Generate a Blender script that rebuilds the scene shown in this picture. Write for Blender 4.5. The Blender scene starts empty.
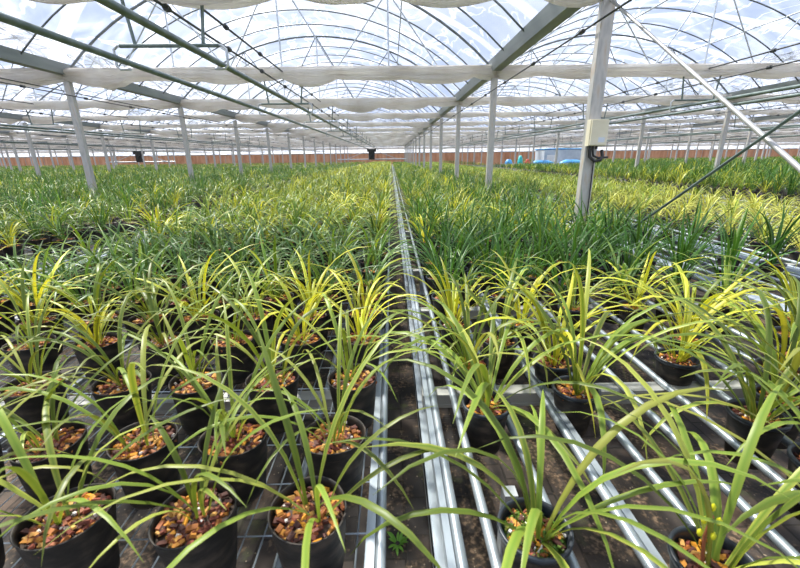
import bpy, math, random
import numpy as np
from mathutils import Vector, Matrix
PI = math.pi
random.seed(7)
RS = np.random.RandomState(11)
scene = bpy.context.scene
col = scene.collection
CAMZ = 1.58
ROW0, BAY, STEP = 1.945, 7.82, 4.1
DEND = 61.6
NB = 8
MESHZ = 0.70
EAVE, RISE = 3.07, 1.62

# ------------------------------------------------------------------ materials
def new_mat(name):
    m = bpy.data.materials.new(name); m.use_nodes = True
    nt = m.node_tree
    for n in list(nt.nodes): nt.nodes.remove(n)
    out = nt.nodes.new('ShaderNodeOutputMaterial')
    return m, nt, out
def N(nt, kind, **kw):
    n = nt.nodes.new(kind)
    for k, v in kw.items():
        if k in n.inputs: n.inputs[k].default_value = v
        else: setattr(n, k, v)
    return n
def ramp(nt, fac, stops):
    r = nt.nodes.new('ShaderNodeValToRGB')
    el = r.color_ramp.elements
    while len(el) > 1: el.remove(el[-1])
    el[0].position = stops[0][0]; el[0].color = (*stops[0][1], 1)
    for p, c in stops[1:]:
        e = el.new(p); e.color = (*c, 1)
    nt.links.new(fac, r.inputs[0]); return r
def coords(nt, scale=(1, 1, 1), kind='Object'):
    t = nt.nodes.new('ShaderNodeTexCoord'); m = nt.nodes.new('ShaderNodeMapping')
    m.inputs['Scale'].default_value = scale
    nt.links.new(t.outputs[kind], m.inputs[0]); return m.outputs[0]
def noisy(name, stops, scale=5.0, rough=0.6, metal=0.0, bump=0.0, stretch=(1, 1, 1), kind='Object', detail=4.0, spec=0.5):
    m, nt, out = new_mat(name)
    b = N(nt, 'ShaderNodeBsdfPrincipled', Roughness=rough, Metallic=metal)
    b.inputs['Specular IOR Level'].default_value = spec
    c = coords(nt, stretch, kind)
    no = N(nt, 'ShaderNodeTexNoise', Scale=scale, Detail=detail)
    nt.links.new(c, no.inputs['Vector'])
    r = ramp(nt, no.outputs['Fac'], stops)
    nt.links.new(r.outputs[0], b.inputs['Base Color'])
    if bump:
        bp = N(nt, 'ShaderNodeBump', Strength=bump, Distance=0.01)
        nt.links.new(no.outputs['Fac'], bp.inputs['Height']); nt.links.new(bp.outputs[0], b.inputs['Normal'])
    nt.links.new(b.outputs[0], out.inputs[0]); return m
M = {}
M['galv'] = noisy('galvanised_steel', [(.3, (.42, .46, .49)), (.7, (.62, .66, .69))], 14, .38, .55, .05)
M['rail'] = noisy('bright_galvanised_rail', [(.3, (.30, .35, .39)), (.7, (.50, .56, .61))], 18, .36, .6, .04, (1, .2, 1))
M['post'] = noisy('weathered_post_steel', [(.3, (.38, .38, .37)), (.52, (.52, .51, .49)), (.72, (.48, .40, .31))], 5, .5, .25, .08, (4, 4, 1))
M['dark_pipe'] = noisy('dull_green_grey_pipe', [(.3, (.10, .14, .13)), (.7, (.20, .25, .24))], 9, .4, .4, .05)
M['arch'] = noisy('arch_steel', [(.3, (.12, .14, .15)), (.7, (.24, .26, .27))], 6, .45, .5)
M['cable'] = noisy('dark_steel_cable', [(.3, (.03, .035, .04)), (.7, (.09, .095, .10))], 20, .5, .4)
M['brace'] = noisy('pale_brace_pipe', [(.3, (.36, .36, .36)), (.7, (.52, .52, .51))], 12, .4, .4, .05)
M['beam'] = noisy('whitish_zinc_beam', [(.3, (.30, .31, .30)), (.7, (.48, .48, .45))], 10, .6, .4, .08, (.3, 1, 1))
M['alu'] = noisy('pale_aluminium_trough', [(.3, (.42, .47, .53)), (.7, (.60, .66, .72))], 4, .4, .4)
M['gutter'] = noisy('gutter_sheet', [(.3, (.22, .25, .26)), (.7, (.36, .39, .40))], 3, .5, .3, 0, (2, .3, 2))
M['pot'] = noisy('black_pot_plastic', [(.35, (.005, .005, .005)), (.52, (.022, .018, .015)), (.72, (.075, .056, .042))], 16, .6, 0, .35, (1, 1, 1.8), spec=.4)
M['rim'] = noisy('dark_blue_grey_rim', [(.3, (.012, .015, .02)), (.7, (.035, .045, .06))], 20, .4)
M['box'] = noisy('cream_box_plastic', [(.3, (.70, .65, .48)), (.7, (.80, .75, .60))], 6, .45)
M['black'] = noisy('black_rubber', [(.3, (.01, .01, .01)), (.7, (.03, .03, .03))], 10, .5)
M['bluesheet'] = noisy('blue_plastic', [(.3, (.05, .25, .60)), (.7, (.12, .45, .80))], 4, .4)
M['silver'] = noisy('silver_sheet', [(.3, (.42, .50, .60)), (.6, (.66, .72, .80)), (.8, (.9, .9, .92))], 1.6, .35, .2, .4)
M['red'] = noisy('red_plastic', [(.3, (.5, .08, .05)), (.7, (.65, .14, .08))], 4, .5)
M['white'] = noisy('white_card', [(.3, (.75, .76, .76)), (.7, (.88, .88, .87))], 4, .6)
M['teal'] = noisy('teal_plastic', [(.3, (.03, .45, .45)), (.7, (.08, .6, .58))], 4, .5)
M['earth'] = noisy('outdoor_earth', [(.3, (.18, .15, .10)), (.7, (.28, .26, .18))], .5, .9)

def attr_mat(name, rough, trans, spec=.5, bump=0):
    m, nt, out = new_mat(name)
    a = N(nt, 'ShaderNodeAttribute', attribute_name='Col')
    b = N(nt, 'ShaderNodeBsdfPrincipled', Roughness=rough)
    b.inputs['Specular IOR Level'].default_value = spec
    nt.links.new(a.outputs['Color'], b.inputs['Base Color'])
    if trans:
        t = N(nt, 'ShaderNodeBsdfTranslucent'); mx = N(nt, 'ShaderNodeMixShader', Fac=trans)
        g = N(nt, 'ShaderNodeMix', data_type='RGBA', blend_type='MULTIPLY')
        g.inputs[0].default_value = 1.0
        nt.links.new(a.outputs['Color'], g.inputs[6]); g.inputs[7].default_value = (1.25, 1.15, .55, 1)
        nt.links.new(g.outputs[2], t.inputs['Color'])
        nt.links.new(b.outputs[0], mx.inputs[1]); nt.links.new(t.outputs[0], mx.inputs[2])
        nt.links.new(mx.outputs[0], out.inputs[0])
    else: nt.links.new(b.outputs[0], out.inputs[0])
    return m
M['leaf'] = attr_mat('strap_leaf', .40, .27, .30)
M['chip'] = attr_mat('bark_chip', .65, 0, .35)
M['bud'] = attr_mat('yellow_bud', .4, .2)

def cloth_mat():
    m, nt, out = new_mat('white_shade_cloth')
    c = coords(nt, (1, 1, 1)); no = N(nt, 'ShaderNodeTexNoise', Scale=2.2, Detail=5.0); nt.links.new(c, no.inputs['Vector'])
    r = ramp(nt, no.outputs['Fac'], [(.3, (.78, .74, .70)), (.55, (.88, .86, .84)), (.75, (.92, .91, .90))])
    c2 = coords(nt, (.7, 9, 22)); n2 = N(nt, 'ShaderNodeTexNoise', Scale=2.4, Detail=3.0); nt.links.new(c2, n2.inputs['Vector'])
    bp = N(nt, 'ShaderNodeBump', Strength=.9, Distance=.08); nt.links.new(n2.outputs['Fac'], bp.inputs['Height'])
    d = N(nt, 'ShaderNodeBsdfDiffuse'); t = N(nt, 'ShaderNodeBsdfTranslucent'); mx = N(nt, 'ShaderNodeMixShader', Fac=.52)
    for s in (d, t):
        nt.links.new(r.outputs[0], s.inputs['Color']); nt.links.new(bp.outputs[0], s.inputs['Normal'])
    nt.links.new(d.outputs[0], mx.inputs[1]); nt.links.new(t.outputs[0], mx.inputs[2]); nt.links.new(mx.outputs[0], out.inputs[0])
    return m
M['cloth'] = cloth_mat()

def film_mat(name, milk, tint):
    m, nt, out = new_mat(name)
    c = coords(nt, (.55, .9, .8)); no = N(nt, 'ShaderNodeTexNoise', Scale=1.6, Detail=5.0, Distortion=1.4); nt.links.new(c, no.inputs['Vector'])
    r = ramp(nt, no.outputs['Fac'], [(.35, (milk * .4,) * 3), (.52, (milk,) * 3), (.66, (min(1, milk * 2.2),) * 3)])
    # creases and taped seams of the film
    c2 = coords(nt, (1, .35, 1)); n2 = N(nt, 'ShaderNodeTexNoise', Scale=1.1, Detail=3.0, Distortion=2.2); nt.links.new(c2, n2.inputs['Vector'])
    r2 = ramp(nt, n2.outputs['Fac'], [(.475, (0, 0, 0)), (.5, (.5, .5, .5)), (.525, (0, 0, 0))])
    c3 = coords(nt, (.18, .33, 0)); w = N(nt, 'ShaderNodeTexWave', Scale=1.0, Distortion=.6, bands_direction='DIAGONAL'); nt.links.new(c3, w.inputs['Vector'])
    r3 = ramp(nt, w.outputs['Fac'], [(.93, (0, 0, 0)), (.97, (.4, .4, .4))])
    s1 = N(nt, 'ShaderNodeMath', operation='ADD'); s2 = N(nt, 'ShaderNodeMath', operation='ADD', use_clamp=True)
    nt.links.new(r.outputs[0], s1.inputs[0]); nt.links.new(r2.outputs[0], s1.inputs[1]); nt.links.new(s1.outputs[0], s2.inputs[0]); nt.links.new(r3.outputs[0], s2.inputs[1])
    tr = N(nt, 'ShaderNodeBsdfTransparent', Color=(*tint, 1))
    tl = N(nt, 'ShaderNodeBsdfTranslucent', Color=(.80, .84, .95, 1)); gl = N(nt, 'ShaderNodeBsdfGlossy', Roughness=.25)
    m1 = N(nt, 'ShaderNodeMixShader', Fac=.06); m2 = N(nt, 'ShaderNodeMixShader')
    nt.links.new(tl.outputs[0], m1.inputs[1]); nt.links.new(gl.outputs[0], m1.inputs[2])
    nt.links.new(s2.outputs[0], m2.inputs[0]); nt.links.new(tr.outputs[0], m2.inputs[1]); nt.links.new(m1.outputs[0], m2.inputs[2])
    nt.links.new(m2.outputs[0], out.inputs[0]); return m
M['film'] = film_mat('clear_greenhouse_film', .16, (.95, .97, 1))
M['endfilm'] = film_mat('milky_end_film', .6, (.95, .97, 1))

def pad_mat():
    m, nt, out = new_mat('brown_cooling_pad')
    b = N(nt, 'ShaderNodeBsdfPrincipled', Roughness=.85)
    c = coords(nt, (1, 1, 1)); w = N(nt, 'ShaderNodeTexWave', Scale=2.2, Distortion=1.0, bands_direction='X'); nt.links.new(c, w.inputs['Vector'])
    no = N(nt, 'ShaderNodeTexNoise', Scale=.8, Detail=6.0); nt.links.new(coords(nt, (3, 1, .6)), no.inputs['Vector'])
    r = ramp(nt, no.outputs['Fac'], [(.3, (.52, .22, .11)), (.5, (.72, .36, .20)), (.7, (.82, .48, .30))])
    mx = N(nt, 'ShaderNodeMix', data_type='RGBA', blend_type='MULTIPLY'); mx.inputs[0].default_value = .25
    nt.links.new(r.outputs[0], mx.inputs[6]); nt.links.new(w.outputs[0], mx.inputs[7]); nt.links.new(mx.outputs[2], b.inputs['Base Color'])
    nt.links.new(b.outputs[0], out.inputs[0]); return m
M['pad'] = pad_mat()

def paver_mat():
    m, nt, out = new_mat('dark_brick_pavers')
    b = N(nt, 'ShaderNodeBsdfPrincipled', Roughness=.75)
    c = coords(nt, (1, 1, 1)); rot = nt.nodes.new('ShaderNodeMapping'); rot.inputs['Rotation'].default_value = (0, 0, PI / 2); rot.inputs['Location'].default_value = (0, -.035, 0)
    nt.links.new(c, rot.inputs[0])
    br = N(nt, 'ShaderNodeTexBrick', Scale=1.0); br.inputs['Brick Width'].default_value = .205; br.inputs['Row Height'].default_value = .105
    br.inputs['Mortar Size'].default_value = .006; br.inputs['Color1'].default_value = (.024, .021, .020, 1); br.inputs['Color2'].default_value = (.058, .045, .037, 1)
    br.inputs['Mortar'].default_value = (.02, .016, .012, 1); br.inputs['Mortar Smooth'].default_value = .3; nt.links.new(rot.outputs[0], br.inputs['Vector'])
    n1 = N(nt, 'ShaderNodeTexNoise', Scale=2.3, Detail=7.0); nt.links.new(c, n1.inputs['Vector'])
    r1 = ramp(nt, n1.outputs['Fac'], [(.35, (.45, .42, .4)), (.5, (1, 1, 1)), (.68, (1.9, 1.45, 1.05))])
    mx = N(nt, 'ShaderNodeMix', data_type='RGBA', blend_type='MULTIPLY'); mx.inputs[0].default_value = 1
    nt.links.new(br.outputs[0], mx.inputs[6]); nt.links.new(r1.outputs[0], mx.inputs[7])
    n2 = N(nt, 'ShaderNodeTexNoise', Scale=1.7, Detail=8.0, Roughness=.7); nt.links.new(coords(nt, (1, 1, 1.3)), n2.inputs['Vector'])
    r2 = ramp(nt, n2.outputs['Fac'], [(.56, (0, 0, 0)), (.64, (.7, .7, .7))])
    moss = N(nt, 'ShaderNodeMix', data_type='RGBA'); nt.links.new(r2.outputs[0], moss.inputs[0]); nt.links.new(mx.outputs[2], moss.inputs[6]); moss.inputs[7].default_value = (.10, .12, .03, 1)
    n3 = N(nt, 'ShaderNodeTexVoronoi', Scale=38.0); nt.links.new(c, n3.inputs['Vector'])
    r3 = ramp(nt, n3.outputs['Distance'], [(.11, (1, 1, 1)), (.16, (0, 0, 0))])
    n4 = N(nt, 'ShaderNodeTexNoise', Scale=7.0); nt.links.new(c, n4.inputs['Vector']); r4 = ramp(nt, n4.outputs['Fac'], [(.5, (0, 0, 0)), (.6, (1, 1, 1))])
    mm = N(nt, 'ShaderNodeMath', operation='MULTIPLY'); nt.links.new(r3.outputs[0], mm.inputs[0]); nt.links.new(r4.outputs[0], mm.inputs[1])
    n5 = N(nt, 'ShaderNodeTexNoise', Scale=3.1, Detail=9.0, Roughness=.75); nt.links.new(coords(nt, (1.3, .8, 1)), n5.inputs['Vector'])
    r5 = ramp(nt, n5.outputs['Fac'], [(.50, (0, 0, 0)), (.58, (.85, .85, .85))])
    n6 = N(nt, 'ShaderNodeTexNoise', Scale=45.0, Detail=5.0); nt.links.new(c, n6.inputs['Vector'])
    r6 = ramp(nt, n6.outputs['Fac'], [(.4, (.03, .02, .012)), (.52, (.11, .07, .04)), (.62, (.30, .20, .12))])
    soil = N(nt, 'ShaderNodeMix', data_type='RGBA'); nt.links.new(r5.outputs[0], soil.inputs[0]); nt.links.new(moss.outputs[2], soil.inputs[6]); nt.links.new(r6.outputs[0], soil.inputs[7])
    deb = N(nt, 'ShaderNodeMix', data_type='RGBA'); nt.links.new(mm.outputs[0], deb.inputs[0]); nt.links.new(soil.outputs[2], deb.inputs[6]); deb.inputs[7].default_value = (.42, .33, .22, 1)
    nt.links.new(deb.outputs[2], b.inputs['Base Color'])
    bp = N(nt, 'ShaderNodeBump', Strength=.6, Distance=.01); nt.links.new(br.outputs['Fac'], bp.inputs['Height']); bp.invert = True
    nt.links.new(bp.outputs[0], b.inputs['Normal']); nt.links.new(b.outputs[0], out.inputs[0]); return m
M['paver'] = paver_mat()

# ------------------------------------------------------------------ helpers
def tag(o, label=None, cat=None, group=None, kind=None):
    if label: o['label'] = label
    if cat: o['category'] = cat
    if group: o['group'] = group
    if kind: o['kind'] = kind
    return o
def empty(name, loc, rz=0):
    o = bpy.data.objects.new(name, None); col.objects.link(o); o.location = loc; o.rotation_euler = (0, 0, rz); o.empty_display_size = .1
    return o
class MB:
    def __init__(s): s.v = []; s.f = []; s.mi = []; s.c = []
    def add(s, v, f, mi=0, c=None):
        k = len(s.v); s.v += [tuple(p) for p in v]; s.f += [tuple(i + k for i in q) for q in f]; s.mi += [mi] * len(f)
        s.c += [c or (1, 1, 1)] * len(v)
    def box(s, x0, x1, y0, y1, z0, z1, mi=0, c=None):
        v = [(x, y, z) for x in (x0, x1) for y in (y0, y1) for z in (z0, z1)]
        s.add(v, [(0, 1, 3, 2), (4, 6, 7, 5), (0, 4, 5, 1), (2, 3, 7, 6), (0, 2, 6, 4), (1, 5, 7, 3)], mi, c)
    def tube(s, pts, r, n=8, mi=0, c=None, cap=True, radii=None):
        pts = [Vector(p) for p in pts]; V = []; F = []; m = len(pts); up = None
        for i, p in enumerate(pts):
            t = (pts[min(i + 1, m - 1)] - pts[max(i - 1, 0)]).normalized()
            if up is None: up = Vector((0, 0, 1)) if abs(t.z) < .9 else Vector((0, 1, 0))
            a = t.cross(up).normalized(); b = a.cross(t).normalized(); up = b
            rr = radii[i] if radii else r
            for k in range(n):
                an = 2 * PI * k / n; V.append(p + a * math.cos(an) * rr + b * math.sin(an) * rr)
        for i in range(m - 1):
            for k in range(n):
                F.append((i * n + k, i * n + (k + 1) % n, (i + 1) * n + (k + 1) % n, (i + 1) * n + k))
        if cap: F.append(tuple(range(n))[::-1]); F.append(tuple((m - 1) * n + k for k in range(n)))
        s.add(V, F, mi, c)
    def lathe(s, prof, n=24, mi=0, c=None, wob=None):
        V = []; F = []
        for j, (r, z) in enumerate(prof):
            for k in range(n):
                a = 2 * PI * k / n; q = r * (1 + (wob(a, z) if wob else 0)); V.append((q * math.cos(a), q * math.sin(a), z))
        for j in range(len(prof) - 1):
            for k in range(n): F.append((j * n + k, j * n + (k + 1) % n, (j + 1) * n + (k + 1) % n, (j + 1) * n + k))
        s.add(V, F, mi, c)
    def mesh(s, name, mats, smooth=True, colour=False):
        me = bpy.data.meshes.new(name); me.from_pydata(s.v, [], s.f)
        for m in (mats if isinstance(mats, (list, tuple)) else [mats]): me.materials.append(m)
        me.polygons.foreach_set('material_index', s.mi)
        me.polygons.foreach_set('use_smooth', [smooth] * len(s.f))
        if colour:
            at = me.color_attributes.new('Col', 'FLOAT_COLOR', 'POINT')
            at.data.foreach_set('color', np.array([(*c, 1) for c in s.c], dtype=np.float32).ravel())
        me.update(); return me
    def build(s, name, mats, parent=None, smooth=True, colour=False, origin=None, auto=True):
        if origin is not None:
            ox, oy, oz = origin; s.v = [(x - ox, y - oy, z - oz) for x, y, z in s.v]
        me = s.mesh(name, mats, smooth, colour)
        if smooth and auto:
            try: me.set_sharp_from_angle(angle=math.radians(40))
            except Exception: pass
        o = bpy.data.objects.new(name, me); col.objects.link(o)
        if origin is not None and parent is None: o.location = origin
        if parent: o.parent = parent
        return o
def inst(name, me, parent=None, loc=(0, 0, 0), rz=0):
    o = bpy.data.objects.new(name, me); col.objects.link(o); o.location = loc; o.rotation_euler = (0, 0, rz)
    if parent: o.parent = parent
    return o
CT, ST = math.cos(math.radians(17.63)), math.sin(math.radians(17.63))
def proj(x, y, z):
    h = CAMZ - z; d = y * CT + h * ST
    if d < .15: return None
    return 391 + 400 * x / d, 284 + 400 * (h * CT - y * ST) / d
def seen(x, y, z, m=60):
    p = proj(x, y, z); return p is not None and -m < p[0] < 800 + m and -m < p[1] < 568 + m
ORD = ['first', 'second', 'third', 'fourth', 'fifth', 'sixth', 'seventh', 'eighth', 'ninth', 'tenth', 'eleventh', 'twelfth', 'thirteenth', 'fourteenth', 'fifteenth', 'sixteenth', 'seventeenth', 'eighteenth', 'nineteenth', 'twentieth']
def od(i): return ORD[i] if i < 20 else 'number %d' % (i + 1)

# ------------------------------------------------------------------ setting
XL, XR, DB = ROW0 - NB * BAY, ROW0 + NB * BAY, -4.0
b = MB(); b.add([(XL, DB, 0), (XR, DB, 0), (XR, DEND, 0), (XL, DEND, 0)], [(0, 1, 2, 3)])
b.build('floor', M['paver'])['kind'] = 'structure'
b = MB(); b.add([(-300, -200, -.12), (300, -200, -.12), (300, 300, -.12), (-300, 300, -.12)], [(0, 1, 2, 3)])
tag(b.build('trim_1', M['earth']), kind='structure')
# far wall: pad wall, frames, milky film above
wb = empty('wall_back', (0, DEND, 0)); wb['kind'] = 'structure'
b = MB()
x = XL
while x < XR:
    b.box(x + .03, x + 2.57, 0, .15, .35, 2.10); x += BAY / 3
b.build('cooling_pad', M['pad'], wb)
b = MB(); b.box(XL, XR, -.02, .18, 0, .35); b.build('kerb', M['beam'], wb)
b = MB(); b.box(XL, XR, -.03, .18, 2.08, 2.17)
x = XL
while x <= XR + .1:
    b.box(x - .03, x + .03, -.02, .18, 3e-1, 2.10); x += BAY / 3
b.build('wall_frame', M['beam'], wb, smooth=False)
b = MB(); b.tube([(XL, -.2, 2.80), (XR, -.2, 2.80)], .16, 12); b.build('rolled_shade_cloth', M['cloth'], wb)
b = MB(); b.box(XL, XR, -.05, .05, 3.0, 3.1); b.build('wall_girt', M['gutter'], wb, smooth=False)
b = MB()
for k in range(2 * NB):
    xa = XL + k * BAY; pts = []
    for j in range(17):
        t = -1 + j / 8; R = (3.91 ** 2 + RISE ** 2) / (2 * RISE); pts.append((xa + 3.91 * (1 + t), .1, EAVE + math.sqrt(R * R - (3.91 * t) ** 2) - R + RISE))
    b.add([(xa, .1, 2.13)] + pts + [(xa + BAY, .1, 2.13)], [tuple(range(19))])
b.build('end_film', M['endfilm'], wb, smooth=False)
for nm, xx in (('wall_left', XL), ('wall_right', XR)):
    b = MB(); b.add([(xx, DB, 0), (xx, DEND, 0), (xx, DEND, EAVE), (xx, DB, EAVE)], [(0, 1, 2, 3)])
    tag(b.build(nm, M['endfilm'], smooth=False), kind='structure')
# film roofs
R_A = (3.91 ** 2 + RISE ** 2) / (2 * RISE)
def archz(t):   # t metres from bay centre
    return EAVE + RISE - R_A + math.sqrt(max(0, R_A * R_A - t * t))
for k in range(-NB, NB):
    x0 = ROW0 + k * BAY; b = MB(); V = []; F = []
    for j in range(25):
        t = -3.86 + 7.72 * j / 24
        for y in (DB, DEND): V.append((x0 + 3.91 + t, y, archz(t) + .035))
    for j in range(24): F.append((2 * j, 2 * j + 1, 2 * j + 3, 2 * j + 2))
    b.add(V, F)
    tag(b.build('ceiling', M['film']), kind='structure')

SIDE = {-1: 'over the central aisle', 0: 'in the first bay right of the post with the box', -2: 'in the bay left of the first left post row'}
def bay_text(k):
    if k == -1: return 'the central bay'
    if k >= 0: return 'the %s bay right of centre' % od(k)
    return 'the %s bay left of centre' % od(-k - 2)
# arches
def arch_mesh(rad, n=6):
    b = MB(); b.tube([(t, 0, archz(t)) for t in [-3.8 + 7.6 * j / 24 for j in range(25)]], rad, n); return b.mesh('roof_arch', M['arch'])
am = arch_mesh(.0135)
rest = MB()
for k in range(-NB, NB):
    xc = ROW0 + k * BAY + BAY / 2
    for i in range(1, 59):
        y = i * 1.025
        pr = [proj(xc + t, y, archz(t)) for t in (-3.8, -2, 0, 2, 3.8)]
        pr = [p for p in pr if p and -20 < p[0] < 820 and -30 < p[1]]
        if not pr: continue
        if -3 <= k <= 1 and i % 4 != 0 and i < 50:
            o = inst('roof_arch', am, None, (xc, y, 0))
            tag(o, 'thin grey steel roof arch under the film of ' + bay_text(k), 'roof arch', 'roof arches of ' + bay_text(k))
        elif i % 4 != 0:
            rest.tube([(xc + t, y, archz(t)) for t in [-3.8 + 7.6 * j / 12 for j in range(13)]], .016, 4)
tag(rest.build('roof_arch', M['arch']), 'thin grey arches of the distant side bays under clear film', 'roof arch', kind='stuff')
# ridge purlins
for k in range(-4, 3):
    xc = ROW0 + k * BAY + BAY / 2
    b = MB()
    for t in (0,): b.tube([(xc + t, DB, archz(t) - .03), (xc + t, DEND, archz(t) - .03)], .017, 6)
    tag(b.build('ridge_purlin', M['galv']), 'straight pipe running along the ridge of ' + bay_text(k), 'purlin', 'ridge purlins')
    for sgn, sd in ((-1, 'left'), (1, 'right')):
        b = MB(); t = 2.2 * sgn; b.tube([(xc + t, DB, archz(t) - .03), (xc + t, DEND, archz(t) - .03)], .013, 6)
        tag(b.build('side_purlin', M['galv']), 'thin pipe along the %s slope of the roof of %s' % (sd, bay_text(k)), 'purlin', 'side purlins')
# gutters
for k in range(-NB + 1, NB):
    x0 = ROW0 + k * BAY; b = MB()
    P = [(-.135, .17), (-.12, .17), (-.07, .02), (.07, .02), (.12, .17), (.135, .17), (.08, 0), (-.08, 0)]
    V = [(x0 + px, y, EAVE - .02 + pz) for y in (DB, DEND) for px, pz in P]
    F = [(i, (i + 1) % 8, 8 + (i + 1) % 8, 8 + i) for i in range(8)]
    b.add(V, F); g = b.build('roof_gutter', M['gutter'], smooth=False)
    tag(g, 'long grey sheet metal gutter along the %s' % ('post row right of the central aisle' if k == 0 else 'first post row on the left' if k == -1 else ('%s post row %s of the central bay' % (od(abs(k) - (1 if k < 0 else 0)), 'left' if k < 0 else 'right'))), 'gutter')
# posts
def post_mesh():
    b = MB(); w, d, c = .058, .046, .008
    prof = [(-w + c, -d), (w - c, -d), (w, -d + c), (w, d - c), (w - c, d), (-w + c, d), (-w, d - c), (-w, -d + c)]
    V = [(px, py, z) for z in (0, 2.95) for px, py in prof]
    b.add(V, [(i, (i + 1) % 8, 8 + (i + 1) % 8, 8 + i) for i in range(8)] + [tuple(range(8))[::-1], tuple(range(8, 16))])
    return b.mesh('post_shaft', M['post'], smooth=False)
def plate_mesh():
    b = MB(); b.box(-.11, .11, -.09, .09, 0, .012)
    for sx in (-1, 1):
        for sy in (-1, 1): b.tube([(sx * .088, sy * .07, .01), (sx * .088, sy * .07, .03)], .01, 6)
    return b.mesh('base_plate', M['galv'], smooth=False)
pm, plm = post_mesh(), plate_mesh()
def post_row(k): return 'row right of the central aisle' if k == 0 else ('%s post row %s of the central bay' % (od(abs(k) - (1 if k < 0 else 0)), 'left' if k < 0 else 'right'))
def row_text(k): return 'right of the central aisle' if k == 0 else 'in the first row left of the aisle' if k == -1 else 'in the %s row %s' % (od(abs(k) - (1 if k < 0 else 0)), 'left of the aisle' if k < 0 else 'to the right')
for k in range(-NB + 1, NB):
    cnt = 0
    for i in range(1, 15):
        x0, y = ROW0 + k * BAY, STEP * i
        if not (seen(x0, y, 1.2, 10) or seen(x0, y, 2.8, 10)): continue
        r = empty('steel_post', (x0, y, 0))
        inst('post_shaft', pm, r); 
        if y < 20: inst('base_plate', plm, r)
        if k == 0 and i == 1: lab = 'nearest galvanised steel post, carrying the cream electrical box'
        else: lab = 'slim roof post, %s visible in the %s' % (od(cnt), post_row(k))
        tag(r, lab, 'post', 'steel roof posts'); cnt += 1
# electrical box and cable on the nearest post
px, py = ROW0, STEP - .05
r = empty('electrical_box', (px + .01, py, 1.66)); tag(r, 'cream plastic electrical box fixed to the nearest steel post', 'electrical box')
b = MB(); b.box(-.085, .085, -.075, 0, 0, .235); b.build('box_body', M['box'], r, smooth=False)
b = MB(); b.box(-.078, .078, -.095, -.075, .008, .227); lid = b.build('box_lid', M['box'], r, smooth=False)
b = MB(); b.box(-.005, .055, -.0965, -.0951, .03, .075); tag(b.build('box_sticker', M['silver'], lid, smooth=False), 'small pale grey sticker')
for q in (-.05, -.02, .015): 
    b = MB(); b.tube([(q, -.04, 0), (q, -.04, -.03)], .012, 8); b.build('cable_gland', M['black'], r)
b = MB(); b.tube([(px - .04, py - .04, 1.63), (px - .035, py - .05, 1.56), (px + .01, py - .06, 1.52), (px + .07, py - .06, 1.53), (px + .10, py - .03, 1.56), (px + .10, py + .0, 1.62)], .016, 8)
b.tube([(px - .01, py - .04, 1.63), (px + .0, py - .05, 1.57), (px + .05, py - .05, 1.55), (px + .15, py - .03, 1.555)], .011, 8)
tag(b.build('power_cable', M['black'], origin=(px, py, 1.52)), 'black cable looping out below the cream electrical box', 'cable')
b = MB(); b.tube([(px + .03, py - .008, 1.52), (px + .035, py - .008, 1.1), (px + .025, py - .008, .3)], .006, 6)
tag(b.build('power_cable', M['black'], origin=(px, py, .3)), 'thin dark cable running down the nearest steel post', 'cable')
# X brace
b = MB(); xb = ROW0 + .0
b.tube([(xb, 4.045, 2.87), (xb, .05, .28)], .013, 10)
tag(b.build('brace_pipe', M['brace'], origin=(xb, 4, 2.97)), 'pale steel brace pipe slanting down to the right from the nearest post', 'brace')
b = MB(); b.tube([(xb - .03, 4.04, .43), (xb - .03, .05, 3.02)], .009, 8)
tag(b.build('brace_rod', M['dark_pipe'], origin=(xb, 4, .3)), 'thin dark brace rod rising to the right from among the leaves', 'brace')

# trusses, shade curtains, hangers
def truss(k, i):
    xc, y = ROW0 + k * BAY + BAY / 2, STEP * i
    r = empty('roof_truss', (xc, y, EAVE)); near = i <= 4
    tag(r, 'steel roof truss at the %s post line in %s' % (od(i - 1), bay_text(k)), 'truss', 'roof trusses')
    e = lambda t: archz(t) - EAVE
    b = MB(); b.tube([(t, 0, e(t)) for t in [-3.85 + 7.7 * j / 24 for j in range(25)]], .022, 8 if near else 5); b.build('top_chord', M['arch'], r)
    b = MB(); b.tube([(-3.85, 0, .03), (3.85, 0, .03)], .026, 8 if near else 5); b.build('bottom_chord', M['galv'], r)
    for t in (-1.95, 0, 1.95):
        b = MB(); b.tube([(t, 0, .03), (t, 0, e(t))], .016, 6); b.build('web_vertical', M['galv'], r)
    if k >= -3 and k <= 1:
        for a, c in ((.97, 0), (-.97, 0), (.97, 1.95), (-.97, -1.95), (2.9, 1.95), (-2.9, -1.95)):
            b = MB(); b.tube([(a, 0, .03), (c, 0, e(c))], .012, 6); b.build('web_diagonal', M['arch'] if i % 2 else M['galv'], r)
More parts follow.
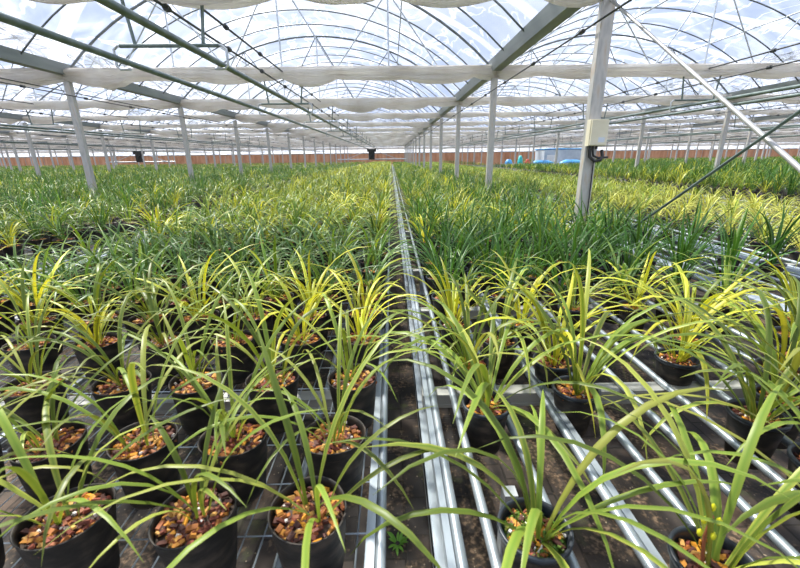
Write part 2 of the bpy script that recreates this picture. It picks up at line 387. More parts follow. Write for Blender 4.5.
def curtain(k, i):
    xc, y = ROW0 + k * BAY + BAY / 2, STEP * i
    rr = random.Random(k * 31 + i * 7); n = 64 if i < 5 else 40; b = MB(); V = []; F = []
    hooks = [-3.9]
    while hooks[-1] < 3.9: hooks.append(hooks[-1] + rr.uniform(.7, 1.5))
    dep = [rr.uniform(.03, .13) * (1.15 if k == -1 else .5) for _ in hooks]; ph = rr.uniform(0, 6)
    K = 28
    for j in range(n + 1):
        t = -3.905 + 7.81 * j / n; sg = 0
        for q in range(len(hooks) - 1):
            if hooks[q] <= t < hooks[q + 1]:
                u = (t - hooks[q]) / (hooks[q + 1] - hooks[q]); sg = dep[q] * (math.sin(PI * u)) ** .6
        bunch = 0
        if k <= -1: bunch = .14 * math.exp(-((t + 3.1 - .25 * math.sin(ph)) / .45) ** 2) + (.10 * math.exp(-((t - 3.3) / .3) ** 2) if (k < -1) else 0)
        hgt = (.13 if i < 4 else .10) + sg * (1 if i < 4 else .8) + bunch * .6 + .02 * math.sin(3.1 * t + ph); wid = .15 + .02 * math.sin(2.3 * t + 2 * ph) + bunch * .3
        cz = .075
        for a in range(K):
            an = 2 * PI * a / K; ca, sa = math.cos(an), math.sin(an)
            pl = 1 + (.13 * math.sin(6 * an + 1.1 * t + ph) + .06 * math.sin(9 * an - 2.7 * t + 2 * ph)) * (1 if sa < .5 else .3) + (rr.uniform(-.25, .25) * bunch * 5)
            yy = math.copysign(abs(ca) ** .7, ca) * wid * pl * (1 if sa > -.3 else .85)
            zz = sa * .05 if sa > 0 else sa * hgt * pl
            V.append((t, yy, cz + zz))
    for j in range(n):
        for a in range(K): F.append((j * K + a, j * K + (a + 1) % K, (j + 1) * K + (a + 1) % K, (j + 1) * K + a))
    F += [tuple(range(K))[::-1], tuple(n * K + a for a in range(K))]
    b.add(V, F); o = b.build('shade_curtain', M['cloth'], auto=False); o.location = (xc, y, EAVE - .03)
    tag(o, 'gathered white shade cloth at the %s post line in %s' % (od(i - 1), bay_text(k)), 'shade curtain', 'gathered shade curtains')
def hanger(k, i):
    xc, y = ROW0 + k * BAY + BAY / 2, STEP * i
    r = empty('rail_hanger', (xc, y, 2.42)); tag(r, 'hooked pipe rail hanger at the %s post line in %s' % (od(i - 1), bay_text(k)), 'rail hanger', 'rail hangers')
    b = MB(); b.tube([(-.44, 0, .13), (.44, 0, .13)], .017, 8); b.build('crossbar', M['dark_pipe'], r)
    for s in (-1, 1):
        b = MB(); b.tube([(s * .30, 0, .13), (s * .36, 0, .62)], .015, 8); b.build('drop_rod', M['dark_pipe'], r)
        b = MB(); b.tube([(s * .36, 0, .13), (s * .46, 0, .13), (s * .50, 0, .10), (s * .50, 0, -.03), (s * .47, 0, -.058), (s * .38, 0, -.058)], .012, 8); b.build('hook', M['galv'], r)
for k in range(-NB, NB):
    xc = ROW0 + k * BAY + BAY / 2
    for i in range(1, 15):
        y = STEP * i
        if not any(seen(xc + t, y, 3.2, 30) for t in (-3.9, -2, 0, 2, 3.9)): 
            if not (i == 1 and k in (-1, 0)): continue
        truss(k, i); curtain(k, i)
        if k in (-2, -1, 0, 1) and i < 9: hanger(k, i)
    if -4 <= k <= 2:
        for s, sd in ((-1, 'left'), (1, 'right')):
            b = MB(); b.tube([(xc + s * .4, 1.2 if k == -1 else 1, 2.42), (xc + s * .4, DEND - 1, 2.42)], .027, 10)
            tag(b.build('boom_rail', M['dark_pipe'], origin=(xc, 2, 2.42)), 'long %s pipe rail hung under the roof of %s' % (sd, bay_text(k)), 'pipe rail')
        for zz, rr_, nm in ((3.07, .013, 'upper'), (2.84, .012, 'lower')):
            b = MB(); b.tube([(xc + .03, DB, zz), (xc + .03, DEND, zz)], rr_, 6)
            for i in range(1, 15):
                for q in (0, 1.4, 2.7): b.tube([(xc + .03, STEP * i + q - .03, zz), (xc + .03, STEP * i + q + .03, zz)], .03, 6)
            tag(b.build('tie_cable', M['cable'], origin=(xc, 2, zz)), '%s dark tie line down the middle of %s' % (nm, bay_text(k)), 'cable')
for k in range(-4, 4):
    x0 = ROW0 + k * BAY; b = MB(); xs = x0 + (.10 if k < 0 else -.10)
    b.tube([(xs, DB, 2.70), (xs, DEND, 2.70)], .009, 6)
    for i in range(0, 15):
        for q in (0.0, 1.37, 2.73): b.tube([(xs, STEP * i + q + .2, 2.70), (xs, STEP * i + q + .27, 2.70)], .022, 6)
    tag(b.build('row_cable', M['cable'], origin=(xs, 2, 2.7)), 'thin dark cable with clips, %s' % post_row(k), 'cable')
    if k < 0 or k > 0:
        b = MB(); xs = x0 - .5; b.tube([(xs, DB, 2.88), (xs, DEND, 2.88)], .010, 6)
        tag(b.build('row_cable', M['cable'], origin=(xs, 2, 2.9)), 'dark drive line beside the %s' % post_row(k), 'cable')
# spray booms far away
for k in (-1, -4):
    xc = ROW0 + k * BAY + BAY / 2; y = 43
    r = empty('spray_boom', (xc, y, 0)); tag(r, 'dark spray boom machine hanging far away in ' + bay_text(k), 'spray boom')
    b = MB(); b.box(-.45, .45, -.25, .25, 2.1, 2.38); b.box(-.3, .3, -.2, .2, 1.35, 2.1); b.tube([(-.2, -.22, 1.5), (.2, -.22, 2.0)], .06, 8); b.build('boom_trolley', M['black'], r)
    b = MB(); b.tube([(-3.5, 0, 1.38), (3.5, 0, 1.38)], .05, 8); b.build('boom_arm', M['galv'], r)
    for s in (-1, 1):
        b = MB(); b.tube([(s * .4, 0, 2.2), (s * 2.6, 0, 1.4)], .025, 6); b.build('boom_stay', M['galv'], r)
        b = MB(); b.tube([(s * .4, 0, 2.45), (s * .4, 0, 2.37)], .06, 8); b.build('boom_wheel', M['black'], r)
# blue / silver water tank at the far right
r = empty('water_tank', (13.3, 32, 0)); tag(r, 'low silver sheet water tank with blue rim beyond the plants', 'water tank')
b = MB(); V = []; F = []
L = [(-1.9, -1), (1.9, -1), (1.9, 1), (-1.9, 1)]
for z in (.3, 2.0): V += [(px, py, z) for px, py in L]
b.add(V, [(0, 1, 5, 4), (1, 2, 6, 5), (2, 3, 7, 6), (3, 0, 4, 7), (4, 5, 6, 7), (3, 2, 1, 0)]); b.build('tank_wall', M['silver'], r, smooth=False)
b = MB()
for (a, c) in ((0, 1), (1, 2), (2, 3), (3, 0)): b.tube([(*L[a], 2.01), (*L[c], 2.01)], .05, 8)
b.build('tank_rim', M['bluesheet'], r)
b = MB(); b.box(-1.95, 1.95, -1.08, 1.08, 0, .3); b.build('tank_base', M['bluesheet'], r, smooth=False)
b = MB(); b.box(-1.7, -1.1, -1.03, -1.01, .9, 1.6); b.build('tank_notice', M['white'], r, smooth=False)
def heap(name, x, y, z0, w, d, h, m, lab, cat):
    rr = random.Random(int(x * 100)); b = MB(); V = []; F = []; n = 10
    for j in range(5):
        for a in range(n):
            an = 2 * PI * a / n; q = 1 - .55 * (j / 4) ** 2
            V.append((math.cos(an) * w / 2 * q * rr.uniform(.85, 1.1), math.sin(an) * d / 2 * q * rr.uniform(.85, 1.1), h * j / 4 * rr.uniform(.9, 1)))
    for j in range(4):
        for a in range(n): F.append((j * n + a, j * n + (a + 1) % n, (j + 1) * n + (a + 1) % n, (j + 1) * n + a))
    F += [tuple(range(n))[::-1], tuple(4 * n + a for a in range(n))]
    b.add(V, F); o = b.build(name, M[m], smooth=True, auto=False); o.location = (x, y, z0); tag(o, lab, cat)
b = MB(); b.box(-3.1, 3.1, -.45, .45, 1.0, 1.04)
for sx in (-2.9, 0, 2.9):
    for sy in (-.38, .38): b.box(sx - .025, sx + .025, sy - .025, sy + .025, 0, 1.0)
o = b.build('work_table', M['galv'], smooth=False); o.location = (11.0, 29, 0); tag(o, 'long low grey work table in front of the silver tank', 'table')
heap('folded_sheet', 10.6, 29, 1.04, 1.7, .7, .22, 'bluesheet', 'blue plastic sheet heaped at the left end of the far table', 'plastic sheet')
heap('folded_sheet', 12.6, 29, 1.04, 1.7, .7, .24, 'bluesheet', 'blue plastic sheet heaped at the right end of the far table', 'plastic sheet')
heap('sack', 9.0, 29, 1.04, .4, .4, .55, 'teal', 'small teal sack standing on the far table', 'sack')
heap('sack', 8.2, 29, 1.04, .6, .5, .3, 'bluesheet', 'small dark blue sack at the far left of the far table', 'sack')
heap('sack', 9.45, 28.8, 1.04, .4, .4, .3, 'red', 'small red sack beside the teal sack on the far table', 'sack')

# ------------------------------------------------------------------ benches
def leg_mesh(z1):
    b = MB(); b.box(-.02, .02, -.02, .02, .01, z1); b.box(-.05, .05, -.05, .05, 0, .01); return b.mesh('leg', M['galv'], smooth=False)
lm = leg_mesh(.62)
def bench(x0, x1, lab, style, near=True, yb=56.3):
    name = {'mesh': 'wire_mesh_bench', 'pipe': 'pipe_bench'}[style]
    r = empty(name, (0, 0, 0)); tag(r, lab, 'bench')
    ya = .1
    cross = [.5 + .905 * i for i in range(61)] if near else [.5 + 1.81 * i for i in range(31) if .5 + 1.81 * i < yb]
    for c in cross:
        b = MB(); b.box(x0 + .02, x1 - .02, c - .03, c + .03, .625, .68 if style == 'pipe' else .672)
        b.box(x0 + .02, x1 - .02, c - .034, c - .03, .622, .634); b.box(x0 + .02, x1 - .02, c - .034, c - .03, .668, .68 if style == 'pipe' else .672)
        b.build('cross_beam', M['beam'], r, smooth=False)
    for i in range(16):
        if .95 + 3.62 * i > yb: break
        for xx in (x0 + .25, x1 - .25):
            inst('leg', lm, r, (xx, .95 + 3.62 * i, 0))
    if style == 'mesh':
        for s, xx in ((1, x1), (-1, x0)):
            b = MB(); b.tube([(xx - s * .012, ya, .700), (xx - s * .012, yb, .700)], .0125, 10)
            b.box(xx - s * .026, xx - s * .048, ya, yb, .655, .703); b.build('side_rail', M['rail'], r)
        b = MB(); n = int((x1 - x0 - .12) / (.046 if near else .14))
        for i in range(n + 1):
            xx = x0 + .07 + i * ((x1 - x0 - .14) / n); b.tube([(xx, ya, .690), (xx, yb, .690)], .0022 if near else .004, 4, cap=False)
        yy = ya
        while yy < (14 if near else 8): b.tube([(x0 + .04, yy, .696), (x1 - .04, yy, .696)], .0024, 4, cap=False); yy += .164
        b.build('wire_mesh', M['rail'], r)
        if near:
            for j in range(5):
                xx = x0 + .27 + (x1 - x0 - .54) * j / 4
                b = MB(); b.tube([(xx, ya, .612), (xx, yb, .612)], .0125, 8); b.build('support_pipe', M['rail'], r)
    else:
        for s, xx in ((-1, x0), (1, x1)):
            b = MB(); b.tube([(xx - s * .055, ya, .702), (xx - s * .055, yb, .702)], .0135, 10)
            b.box(xx - s * .022, xx - s * .040, ya, yb, .66, .708)
            b.box(xx + (0 if s < 0 else -.03), xx + (.03 if s < 0 else 0), ya, yb, .60, .612); b.box(xx + (.0 if s < 0 else -.004), xx + (.004 if s < 0 else 0), ya, yb, .58, .612)
            b.build('side_rail', M['rail'], r)
        i = 0; xx = x0 + .135
        while xx < x1 - .09:
            if not any(abs(xx - (ROW0 + kk * BAY)) < .09 for kk in range(-2, 4)) and not (x0 < 1 and 2.24 < xx < 2.40):
                b = MB(); b.tube([(xx, ya, .6935), (xx, yb, .6935)], .0135, 10)
                if i == 2 and x0 < 1: b.box(xx + .014, xx + .034, ya, yb, .681, .702)
                b.build('support_pipe', M['rail'], r)
            xx += .172; i += 1
    return r
bench(-2.86, -.028, 'wire mesh bench left of the central aisle, holding the nearest left pots', 'mesh')
bench(.09, 3.03, 'bench of lengthwise steel pipes right of the central aisle', 'pipe')
r = bench(3.10, 6.22, 'bench of lengthwise pipes under the pale yellow plants on the right', 'pipe')
LB = [(-5.76, -2.98), (-8.75, -5.98), (-11.75, -8.95), (-14.75, -11.95), (-17.8, -14.95), (-20.9, -18.0), (-24, -21.1), (-27.5, -24.4), (-31, -27.8), (-34.5, -31.4), (-38, -34.8), (-41.5, -38.4)]
RB = [(6.75, 9.25), (9.85, 12.8), (13.2, 16.5), (17.5, 20.6), (21, 24.3), (25.2, 28.2), (28.6, 32), (33, 36), (36.4, 40)]
for q in range(5): LB.append((-44.8 - 3.3 * q, -41.8 - 3.3 * q))
for q in range(5): RB.append((40.4 + 3.3 * q, 43.4 + 3.3 * q))
for j, (a, c) in enumerate(LB[:4]): bench(a, c, 'plant covered wire mesh bench, %s bench left of the nearest left bench' % od(j), 'mesh', False)
for j, (a, c) in enumerate(RB[:2]): bench(a, c, 'bench full of taller green plants, %s bench right of the yellow plants' % od(j), 'mesh', False, 27.0)
for i, (xx, w, lab) in enumerate(((-2.76, .10, 'pale trough along the far edge of the left mesh bench'), (2.29, .10, 'flat pale aluminium trough running along the near pipe bench'), (3.066, .05, 'narrow pale aluminium trough before the yellow plants on the right'))):
    zq = .699 if xx < 0 else .684
    b = MB(); b.box(xx - w / 2, xx + w / 2, .1, 56, zq, zq + .006); b.box(xx - w / 2, xx - w / 2 + .006, .1, 56, zq, zq + .028); b.box(xx + w / 2 - .006, xx + w / 2, .1, 56, zq, zq + .028)
    o = b.build('trough', M['alu'], smooth=False); tag(o, lab, 'trough')

# ------------------------------------------------------------------ orchids
def hsv(c, h=0, v=1): return tuple(max(0, min(1, q * v)) for q in (c[0] + h * .3, c[1] + h * .1, c[2]))
PAL = {  # base, edge / stripe colour, share of pale leaves
    'sage':   ((.165, .255, .035), (.50, .51, .11), .5),
    'lush':   ((.15, .245, .033), (.55, .54, .11), .5),
    'lime':   ((.36, .44, .035), (.90, .82, .10), .8),
    'teal':   ((.065, .165, .042), (.36, .48, .12), .25),
    'deep':   ((.045, .145, .026), (.22, .38, .07), .15),
    'fresh':  ((.085, .20, .022), (.60, .64, .10), .4),
    'yellow': ((.34, .42, .06), (.85, .80, .20), .8),
}
SHAPE = {  # leaves, length, width, start elevation, bend
    'sage': (12, (.32, .56), (.011, .0165), (45, 84), (60, 140)),
    'lush': (18, (.34, .56), (.011, .0165), (38, 84), (70, 140)),
    'lime': (17, (.28, .50), (.010, .015), (45, 86), (50, 130)),
    'teal': (20, (.28, .46), (.009, .014), (42, 84), (60, 130)),
    'deep': (21, (.32, .54), (.009, .014), (52, 88), (20, 95)),
    'fresh': (20, (.26, .44), (.009, .014), (45, 86), (50, 120)),
    'yellow': (17, (.24, .42), (.010, .015), (30, 82), (70, 150)),
}
def leaf(rr, V, F, C, az, L, W, el, bend, base, c0, c1, seg=8, fold=True, rad=.015, z0=0):
    p = np.array([rad * math.cos(az), rad * math.sin(az), z0]); k0 = len(V)
    side = np.array([-math.sin(az), math.cos(az), 0]); drift = rr.uniform(-.35, .35); ds = L / seg
    tw = rr.uniform(-.5, .5)
    for j in range(seg + 1):
        t = j / seg
        w = W * (.45 + .55 * min(1, t * 3)) * (1 if t < .55 else max(.03, 1 - ((t - .55) / .45) ** 1.7)) * .5
        e = el - bend * t ** 1.35; a = az + drift * t
        d = np.array([math.cos(a) * math.cos(e), math.sin(a) * math.cos(e), math.sin(e)])
        sd = np.array([-math.sin(a), math.cos(a), 0]); nrm = np.cross(d, sd)
        s2 = sd * math.cos(tw * t) + nrm * math.sin(tw * t)
        n2 = np.cross(s2, d)
        if fold:
            V += [tuple(p - s2 * w), tuple(p - n2 * w * .45 * (1 - t * .5)) if False else tuple(p + n2 * w * -.35), tuple(p + s2 * w)]
            g = [min(1, q) for q in c1]
            tip = max(0, t - .8) * 2
            mid = tuple(c0[q] * (1 - tip) + c1[q] * tip for q in range(3))
            C += [g, mid, g]
        else:
            V += [tuple(p - s2 * w), tuple(p + s2 * w)]; C += [c0, c1]
        p = p + d * ds
    m = 3 if fold else 2
    for j in range(seg):
        for q in range(m - 1):
            a = k0 + j * m + q; F.append((a, a + 1, a + m + 1, a + m))
def foliage_data(rr, pal, seg=8, fold=True, nl=None, wmul=1.0, lmul=1.0):
    c0, c1, pale = PAL[pal]; n, Ls, Ws, Es, Bs = SHAPE[pal]; V, F, C = [], [], []
    n = nl or n + rr.randint(-2, 2); a0 = rr.uniform(0, 6.28)
    ncl = rr.choice((2, 3)); cl = [(rr.uniform(0, 6.28), rr.uniform(.0, .028)) for _ in range(ncl)]
    for i in range(n):
        az = a0 + i * 2.4 + rr.uniform(-.4, .4); el = math.radians(rr.uniform(*Es)); bd = math.radians(rr.uniform(*Bs))
        L = rr.uniform(*Ls) * lmul; W = rr.uniform(*Ws) * wmul
        v = rr.uniform(.5, 1.3); yel = rr.random() < pale
        a = tuple(q * v for q in c0); e_ = tuple((c0[q] * .35 + c1[q] * .65 if yel else c0[q] * .75 + c1[q] * .25) * v for q in range(3))
        if yel and rr.random() < .4: a = tuple(a[q] * .5 + c1[q] * .5 for q in range(3))
        k = len(V); leaf(rr, V, F, C, az, L, W, el, bd, None, a, e_, seg, fold)
        cx, cr = cl[i % ncl]
        for j in range(k, len(V)): V[j] = (V[j][0] + cr * math.cos(cx), V[j][1] + cr * math.sin(cx), V[j][2])
    return V, F, C
def mesh_from(name, V, F, C, mat, smooth=True):
    b = MB(); b.v = [tuple(v) for v in V]; b.f = F; b.mi = [0] * len(F); b.c = [tuple(c[:3]) for c in C]
    return b.mesh(name, mat, smooth, True)
CHIP = [(.22, .07, .025), (.34, .12, .03), (.46, .20, .035), (.13, .035, .02), (.07, .025, .018), (.50, .27, .07), (.20, .05, .03), (.55, .24, .02), (.10, .04, .03)]
def chips_mesh(seed, R, z, n, moss=False):
    rr = random.Random(seed); b = MB()
    b.lathe([(R, z - .012), (R * .7, z - .006), (R * .3, z), (.001, z + .002)], 20, 0, (.05, .03, .02) if not moss else (.07, .12, .02))
    for _ in range(n):
        a = rr.uniform(0, 2 * PI); q = R * .93 * math.sqrt(rr.random()); l, w, h = rr.uniform(.006, .016), rr.uniform(.004, .008), rr.uniform(.0018, .004)
        c = rr.choice(CHIP); v = rr.uniform(.8, 1.3); c = tuple(k * v for k in c)
        if moss: 
            if rr.random() < .8: c = tuple(k * rr.uniform(.6, 1.4) for k in (.10, .15, .02)); l *= .4; w = l * .7; h = l
        if rr.random() < .05: c = (.75, .72, .65); l *= .35; w = l
        mt = Matrix.Translation((q * math.cos(a), q * math.sin(a), z + rr.uniform(-.002, .008) - .006 * (q / R))) @ Matrix.Rotation(rr.uniform(0, PI), 4, 'Z') @ Matrix.Rotation(rr.uniform(-.6, .6), 4, 'X') @ Matrix.Rotation(rr.uniform(-.4, .4), 4, 'Y')
        V = [mt @ Vector(p) for p in ((-l, -w * .6, -h), (l * .8, -w, -h), (l, w * .7, -h), (-l * .7, w, -h), (-l * .8, -w * .5, h), (l * .6, -w * .8, h), (l * .8, w * .5, h), (-l * .5, w * .8, h))]
        b.add(V, [(0, 3, 2, 1), (4, 5, 6, 7), (0, 1, 5, 4), (1, 2, 6, 5), (2, 3, 7, 6), (3, 0, 4, 7)], 0, c)
    return b.mesh('bark_chips', M['chip'], False, True)
def pot_mesh(seed, R, H, r2, soft):
    rr = random.Random(seed); p1, p2 = rr.uniform(0, 6), rr.uniform(0, 6)
    wob = (lambda a, z: .04 * math.sin(2 * a + p1) * (z / H) + .02 * math.sin(3 * a + p2 + 20 * z)) if soft else None
    b = MB(); prof = [(.001, 0), (r2 * .95, 0), (r2, .006)]
    for j in range(1, 8): prof.append((r2 + (R - r2) * j / 8, H * j / 8))
    if soft: prof += [(R, H - .004), (R + .0015, H), (R - .002, H), (R - .004, H - .01), (R - .006, H - .035)]
    else: prof += [(R - .002, H - .014), (R + .004, H - .013), (R + .005, H - .001), (R + .003, H + .001), (R - .003, H), (R - .005, H - .01), (R - .008, H - .04)]
    b.lathe(prof, 32, 0, None, wob)
    n = len(b.f)
    if not soft:
        for j in range(n - 32 * 5, n): b.mi[j] = 1
    return b.mesh('pot', [M['pot'], M['rim']], True)
LP = [pot_mesh(s, .083, .18, .062, True) for s in range(5)]
RP = [pot_mesh(s + 9, .078, .18, .054, False) for s in range(3)]
CH = [chips_mesh(s, .077, .165, 150) for s in range(5)]
CHR = [chips_mesh(s + 20, .071, .160, 120) for s in range(4)]
CHM = chips_mesh(77, .071, .160, 420, True)
NV = 7
FOL = {}
for p in PAL:
    for s in range(NV):
        rr = random.Random(hash((s, 5)) % 1000 + len(p) * 17 + ord(p[0])); FOL[(p, s)] = mesh_from('foliage', *foliage_data(rr, p), M['leaf'])
DESC = {'sage': 'soft green orchid with yellowish leaf edges', 'lush': 'full green orchid with broad arching leaves', 'lime': 'bright yellow-green arching orchid', 'teal': 'dull blue-green arching orchid', 'deep': 'dark green upright orchid',
        'fresh': 'fresh green orchid', 'yellow': 'pale yellow orchid with drooping leaves'}
# positions: (x, y, bench, zone palette, row, column)
cand = []
rg = random.Random(3)
def zone_left(x, y):
    u = rg.random()
    if y < 1.32: return 'sage'
    if y < 2.0: return 'lime' if u < .8 else 'sage'
    if y < 3.3: return 'teal' if u < .85 else 'fresh'
    return 'fresh' if u < .58 else ('lime' if u < .80 else 'teal')
def zone_right(x, y):
    u = rg.random()
    if y < 1.25: return 'lush'
    if y < 2.1: return 'lime' if u < .6 else 'lush'
    if y < 3.7: return 'deep' if u < .85 else 'teal'
    return 'fresh' if u < .55 else ('deep' if u < .85 else 'lime')
rowsL = [(.664, [-.186, -.424, -.69, -.95]), (.90, [-.165, -.43, -.67, -.915, -1.16]), (1.19, [-.14, -.41, -.665, -.91, -1.20, -1.46]), (1.51, [-.135, -.385, -.66, -.95, -1.21, -1.48, -1.74])]
y = 1.77; k = 0
while y < 56:
    rowsL.append((y, [-.15 - .25 * i + .03 * (k % 2) for i in range(9 if 2.2 < y < 4.0 else 10)])); y += .25; k += 1
posts = [(ROW0 + kk * BAY, STEP * ii) for kk in range(-8, 9) for ii in range(0, 15)]
def free(x, y, d=.17): return all(abs(x - a) > d or abs(y - c) > d for a, c in posts)
for ri, (yy, xs) in enumerate(rowsL):
    for ci, xx in enumerate(xs):
        jx, jy = rg.uniform(-.018, .018), rg.uniform(-.02, .02)
        cand.append((xx + (0 if ri < 4 else jx), yy + (0 if ri < 4 else jy), 'L', zone_left(xx, yy), ri, ci))
G = lambda n: .311 + .172 * n
nearR = [(.60, [2, 4]), (.69, [0]), (.86, [5]), (1.08, [5]), (1.17, [0, 6]), (1.25, [2]), (1.36, [7]), (1.46, [0, 2, 5, 8]), (1.66, [1, 6, 9]), (1.86, [0, 2, 7, 10]), (2.06, [4, 6, 9, 13])]
ri = 0
for yy, gs in nearR:
    for ci, g in enumerate(gs): cand.append((G(g), yy, 'R', zone_right(G(g), yy), ri, ci))
    ri += 1
y = 2.27; k = 0
while y < 56:
    ci = 0
    for g in range(k % 2, 16, 2):
        if free(G(g), y) and g not in (11, 12) and not (g > 11 and (y < 2.6 or (y < 4.6 and (k * 7 + g) % 3))): cand.append((G(g), y + rg.uniform(-.01, .01), 'R', zone_right(G(g), y), ri, ci)); ci += 1
    y += .205; k += 1; ri += 1
X2 = lambda n: 3.10 + .135 + .086 + .172 * n
y = 2.0; k = 0
while y < 56:
    ci = 0
    for g in range(1 + k % 2, 16, 2):
        if free(X2(g), y):
            u = rg.random(); pl = 'yellow' if (y < 7.0 and u < .93) or u < .35 else 'fresh'
            cand.append((X2(g), y + rg.uniform(-.035, .035), 'S', pl, k, ci)); ci += 1
    y += .205; k += 1
far_only = []
def fill(x0, x1, side, dmul):
    y = max(1.5, .85 * min(abs(x0), abs(x1)) - .5)
    while y < 56:
        st = .25 if y < 14 else .31 if y < 24 else .40 if y < 38 else .52
        xx = x0 + .16 + rg.uniform(0, .05)
        while xx < x1 - .1:
            if free(xx, y): far_only.append((xx + rg.uniform(-.02, .02), y + rg.uniform(-.03, .03), side))
            xx += st
        y += st
for a, c in LB: fill(a, c, 'M', 1)
for a, c in RB: fill(a, c, 'T', 1)
vis = [c for c in cand if (c[1] < 1.4 and c[0] > -1.3 and c[0] < 1.5) or seen(c[0], c[1], .95, 25)]
far = [(c[0], c[1], 'M' if False else c[2], c[3]) for c in vis]
allp = [(c[0], c[1], c[2], c[3], c[4], c[5]) for c in vis]
for (x, y, s) in far_only:
    if 7 < x < 15.6 and y > 27.5: continue
    if not seen(x, y, 1.0, 25): continue
    u = rg.random()
    if s == 'M': pl = ('deep' if u < .35 else 'teal' if u < .6 else 'fresh' if u < .93 else 'lime')
    else: pl = ('deep' if u < .45 else 'fresh' if u < .9 else 'lime')
    allp.append((x, y, s, pl, -1, -1))
def dist(c): return c[0] ** 2 + c[1] ** 2
allp.sort(key=dist)
single, rest_ = allp[:300], allp[300:]
GR = {'L': 'orchids on the mesh bench left of the aisle', 'R': 'orchids on the pipe bench right of the aisle', 'S': 'orchids on the second bench at right', 'M': 'orchids on the second bench at left', 'T': 'orchids on the third bench at right'}
mcount = 0
for n, (x, y, s, pl, ri, ci) in enumerate(single):
    rr = random.Random(n * 13 + 5)
    onpipe = s in 'RS'
    z = .60 if onpipe else (.6985 if s in 'LMT' else .70)
    r = empty('potted_orchid', (x, y, z), rr.uniform(0, 6.28))
    if s == 'L': pos = ', left bench %s row, %s pot from aisle' % (od(ri), od(ci))
    elif s == 'R': pos = ', right bench %s row, %s pot from aisle' % (od(ri), od(ci))
    elif s == 'S': pos = ' beyond the far trough, %s row, %s pot rightwards' % (od(ri), od(ci))
    else:
        mcount += 1; pos = ' on the second left bench beyond the narrow gap' if s == 'M' else ' on the third bench at right'
    tag(r, DESC[pl] + pos, 'potted orchid', GR[s])
    inst('pot', (rr.choice(RP) if onpipe else rr.choice(LP)), r)
    zc = 0
    moss = onpipe and y < .9 and x < .5
    inst('bark_chips' if not moss else 'moss_and_bark', CHM if moss else (rr.choice(CHR) if onpipe else rr.choice(CH)), r)
    f = inst('foliage', FOL[(pl, rr.randrange(NV))], r, (0, 0, .162 if onpipe else .166), rr.uniform(0, 6.28))
    sc = rr.uniform(.88, 1.12) * (1.0 if y < 8 else .9); 
    if onpipe: sc *= 1.1 if y > 1.7 else 1.22
    elif y < 1.6: sc *= .9
    f.scale = (sc, sc, sc * rr.uniform(.92, 1.08))
    if onpipe and (abs(x - G(2)) < .02 and y < .65 or abs(x - G(0)) < .02 and 1.8 < y < 1.9 or abs(x - G(6)) < .02 and 1.6 < y < 1.7):
        b = MB(); b.tube([(.02, .01, .16), (.03, .015, .24), (.028, .02, .30)], .0035, 6, 0, (.35, .12, .06))
        sp = b.build('flower_spike', M['bud'], r, colour=True); tag(sp, 'small spike of yellow buds')
        for q in range(6):
            a = q * 2.2; c0 = Vector((.028 + .012 * math.cos(a), .02 + .012 * math.sin(a), .25 + .012 * q)); b = MB()
            b.tube([c0 + Vector((0, 0, w_)) for w_ in (-.009, -.004, .004, .010)], .006, 8, 0, (.75, .74, .03), radii=[.001, .0045, .005, .001])
            b.build('bud', M['bud'], sp, colour=True)
# distant plants as one object
LODS = {}
for p in PAL:
    for lod, (seg, nl, wm, lmul) in enumerate(((5, 16, .85, 1.02), (4, 12, 1.0, 1.0), (3, 10, 1.4, .85))):
        for s in range(6):
            V, F, C = foliage_data(random.Random(s * 7 + lod * 50 + ord(p[1])), p, seg, False, nl, wm, lmul)
            LODS[(p, lod, s)] = (np.array(V), np.array(F), np.array(C)[:, :3])
def potlow(n):
    V = []; F = []
    for r_, z in ((.058, 0), (.08, .18), (.072, .165)): V += [(r_ * math.cos(2 * PI * i / n), r_ * math.sin(2 * PI * i / n), z) for i in range(n)]
    for j in range(2):
        for i in range(n): F.append((j * n + i, j * n + (i + 1) % n, (j + 1) * n + (i + 1) % n, (j + 1) * n + i))
    return np.array(V), np.array(F)
PV, PF = potlow(8)
TV, TF = np.array([(.074 * math.cos(PI * i / 4), .074 * math.sin(PI * i / 4), .166) for i in range(8)]), np.array([(0, 1, 2, 3), (0, 3, 4, 7), (4, 5, 6, 7)])
vs, fs, cs, ms, k = [], [], [], [], 0
rr = random.Random(99)
for (x, y, s, pl, ri, ci) in rest_:
    lod = 0 if y < 9 else 1 if y < 20 else 2
    V, F, C = LODS[(pl, lod, rr.randrange(6))]
    a = rr.uniform(0, 6.28); ca, sa = math.cos(a), math.sin(a); sc = rr.uniform(.85, 1.15) * (.95 if s in 'M' else 1.05) * (1 if y < 12 else .9 if y < 24 else .75)
    z0 = .60 if s in 'RS' else .6985
    if s == 'T': sc *= 1.12
    q = np.stack([(V[:, 0] * ca - V[:, 1] * sa) * sc + x, (V[:, 0] * sa + V[:, 1] * ca) * sc + y, V[:, 2] * sc + z0 + .165], 1)
    vs.append(q); fs.append(F + k); cs.append(np.clip(C * rr.uniform(.85, 1.15), 0, 1)); ms.append(np.zeros(len(F), int)); k += len(V)
    if y < 22:
        vs.append(PV + np.array([x, y, z0])); fs.append(PF + k); cs.append(np.full((len(PV), 3), .02)); ms.append(np.ones(len(PF), int)); k += len(PV)
        cc = np.array(CHIP[rr.randrange(5)]) * .9
        vs.append(TV + np.array([x, y, z0])); fs.append(TF + k); cs.append(np.tile(cc, (8, 1))); ms.append(np.full(len(TF), 2)); k += 8
VV = np.concatenate(vs); FF = np.concatenate(fs); CC = np.concatenate(cs); MM = np.concatenate(ms)
me = bpy.data.meshes.new('potted_orchid_field')
me.vertices.add(len(VV)); me.vertices.foreach_set('co', VV.astype(np.float32).ravel())
me.loops.add(len(FF) * 4); me.loops.foreach_set('vertex_index', FF.astype(np.int32).ravel())
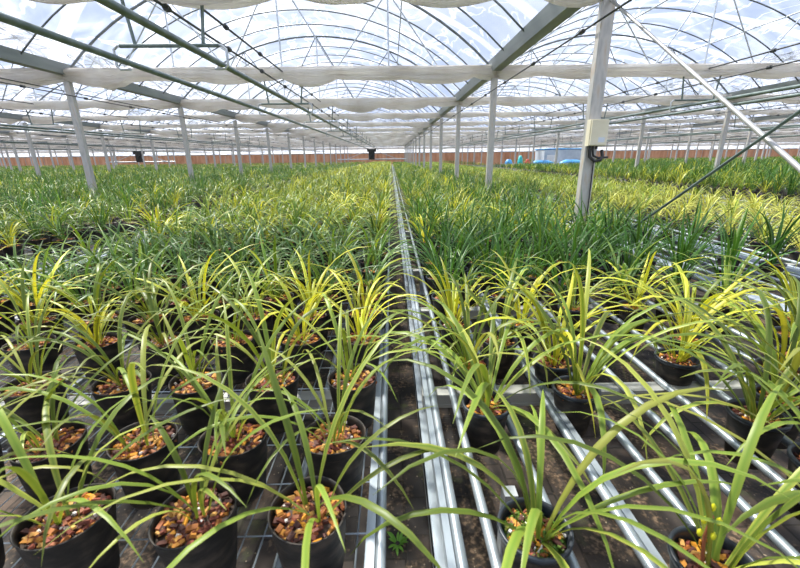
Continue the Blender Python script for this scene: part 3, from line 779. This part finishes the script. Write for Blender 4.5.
me.polygons.add(len(FF)); me.polygons.foreach_set('loop_start', np.arange(0, len(FF) * 4, 4, dtype=np.int32))
for m_ in ('leaf', 'pot', 'chip'): me.materials.append(M[m_])
me.polygons.foreach_set('material_index', MM.astype(np.int32)); me.update(calc_edges=True)
at = me.color_attributes.new('Col', 'FLOAT_COLOR', 'POINT'); at.data.foreach_set('color', np.concatenate([CC, np.ones((len(CC), 1))], 1).astype(np.float32).ravel())
me.validate()
o = bpy.data.objects.new('potted_orchid_field', me); col.objects.link(o)
tag(o, 'dense distant rows of potted orchids filling the benches to the far wall', 'potted orchids', kind='stuff')
print('plants', len(allp), 'far verts', len(VV))
# small weed in the aisle
V, F, C = [], [], []
rr = random.Random(4)
for i in range(22):
    leaf(rr, V, F, C, rr.uniform(0, 6.28), rr.uniform(.03, .06), .012, rr.uniform(.3, 1.2), rr.uniform(.2, 1.2), None, (.16, .38, .05), (.25, .5, .08), 4, False, .01)
o = inst('weed', mesh_from('weed', V, F, C, M['leaf']), None, (-.0, 1.30, .0)); tag(o, 'small bright green weed growing between the aisle bricks', 'weed')

# ------------------------------------------------------------------ light, sky, camera
w = bpy.data.worlds.new('World'); scene.world = w; w.use_nodes = True; nt = w.node_tree
for n_ in list(nt.nodes): nt.nodes.remove(n_)
out = nt.nodes.new('ShaderNodeOutputWorld'); bg = N(nt, 'ShaderNodeBackground', Strength=.88)
c = coords(nt, (1, 1, 2.2), 'Generated'); no = N(nt, 'ShaderNodeTexNoise', Scale=2.4, Detail=6.0); nt.links.new(c, no.inputs['Vector'])
rp = ramp(nt, no.outputs['Fac'], [(.36, (.50, .62, .92)), (.50, (.60, .71, .96)), (.66, (.82, .89, 1))])
nt.links.new(rp.outputs[0], bg.inputs[0]); nt.links.new(bg.outputs[0], out.inputs[0])
sl = bpy.data.lights.new('sun', 'SUN'); sl.energy = 8.6; sl.angle = math.radians(4); sl.color = (1, .94, .82)
so = bpy.data.objects.new('sun', sl); col.objects.link(so)
so.rotation_euler = Vector((.42, -.50, -.95)).to_track_quat('-Z', 'Y').to_euler()

cam = bpy.data.cameras.new('camera'); co = bpy.data.objects.new('camera', cam); col.objects.link(co)
cam.sensor_width = 36; cam.lens = 18.0; cam.clip_start = .03; cam.clip_end = 800
co.matrix_world = Matrix.Translation((0, 0, CAMZ)) @ Matrix.Rotation(math.radians(-1.03), 4, 'Z') @ Matrix.Rotation(math.radians(90 - 17.63), 4, 'X') @ Matrix.Rotation(math.radians(-.65), 4, 'Z')
cam.dof.use_dof = True; cam.dof.focus_distance = 4.5; cam.dof.aperture_fstop = 6.3
scene.camera = co
scene.view_settings.view_transform = 'Standard'; scene.view_settings.look = 'None'; scene.view_settings.gamma = 1.0; scene.view_settings.exposure = 0.2
scene.view_settings.use_curve_mapping = False
scene.cycles.transparent_max_bounces = 24
scene.cycles.max_bounces = 8
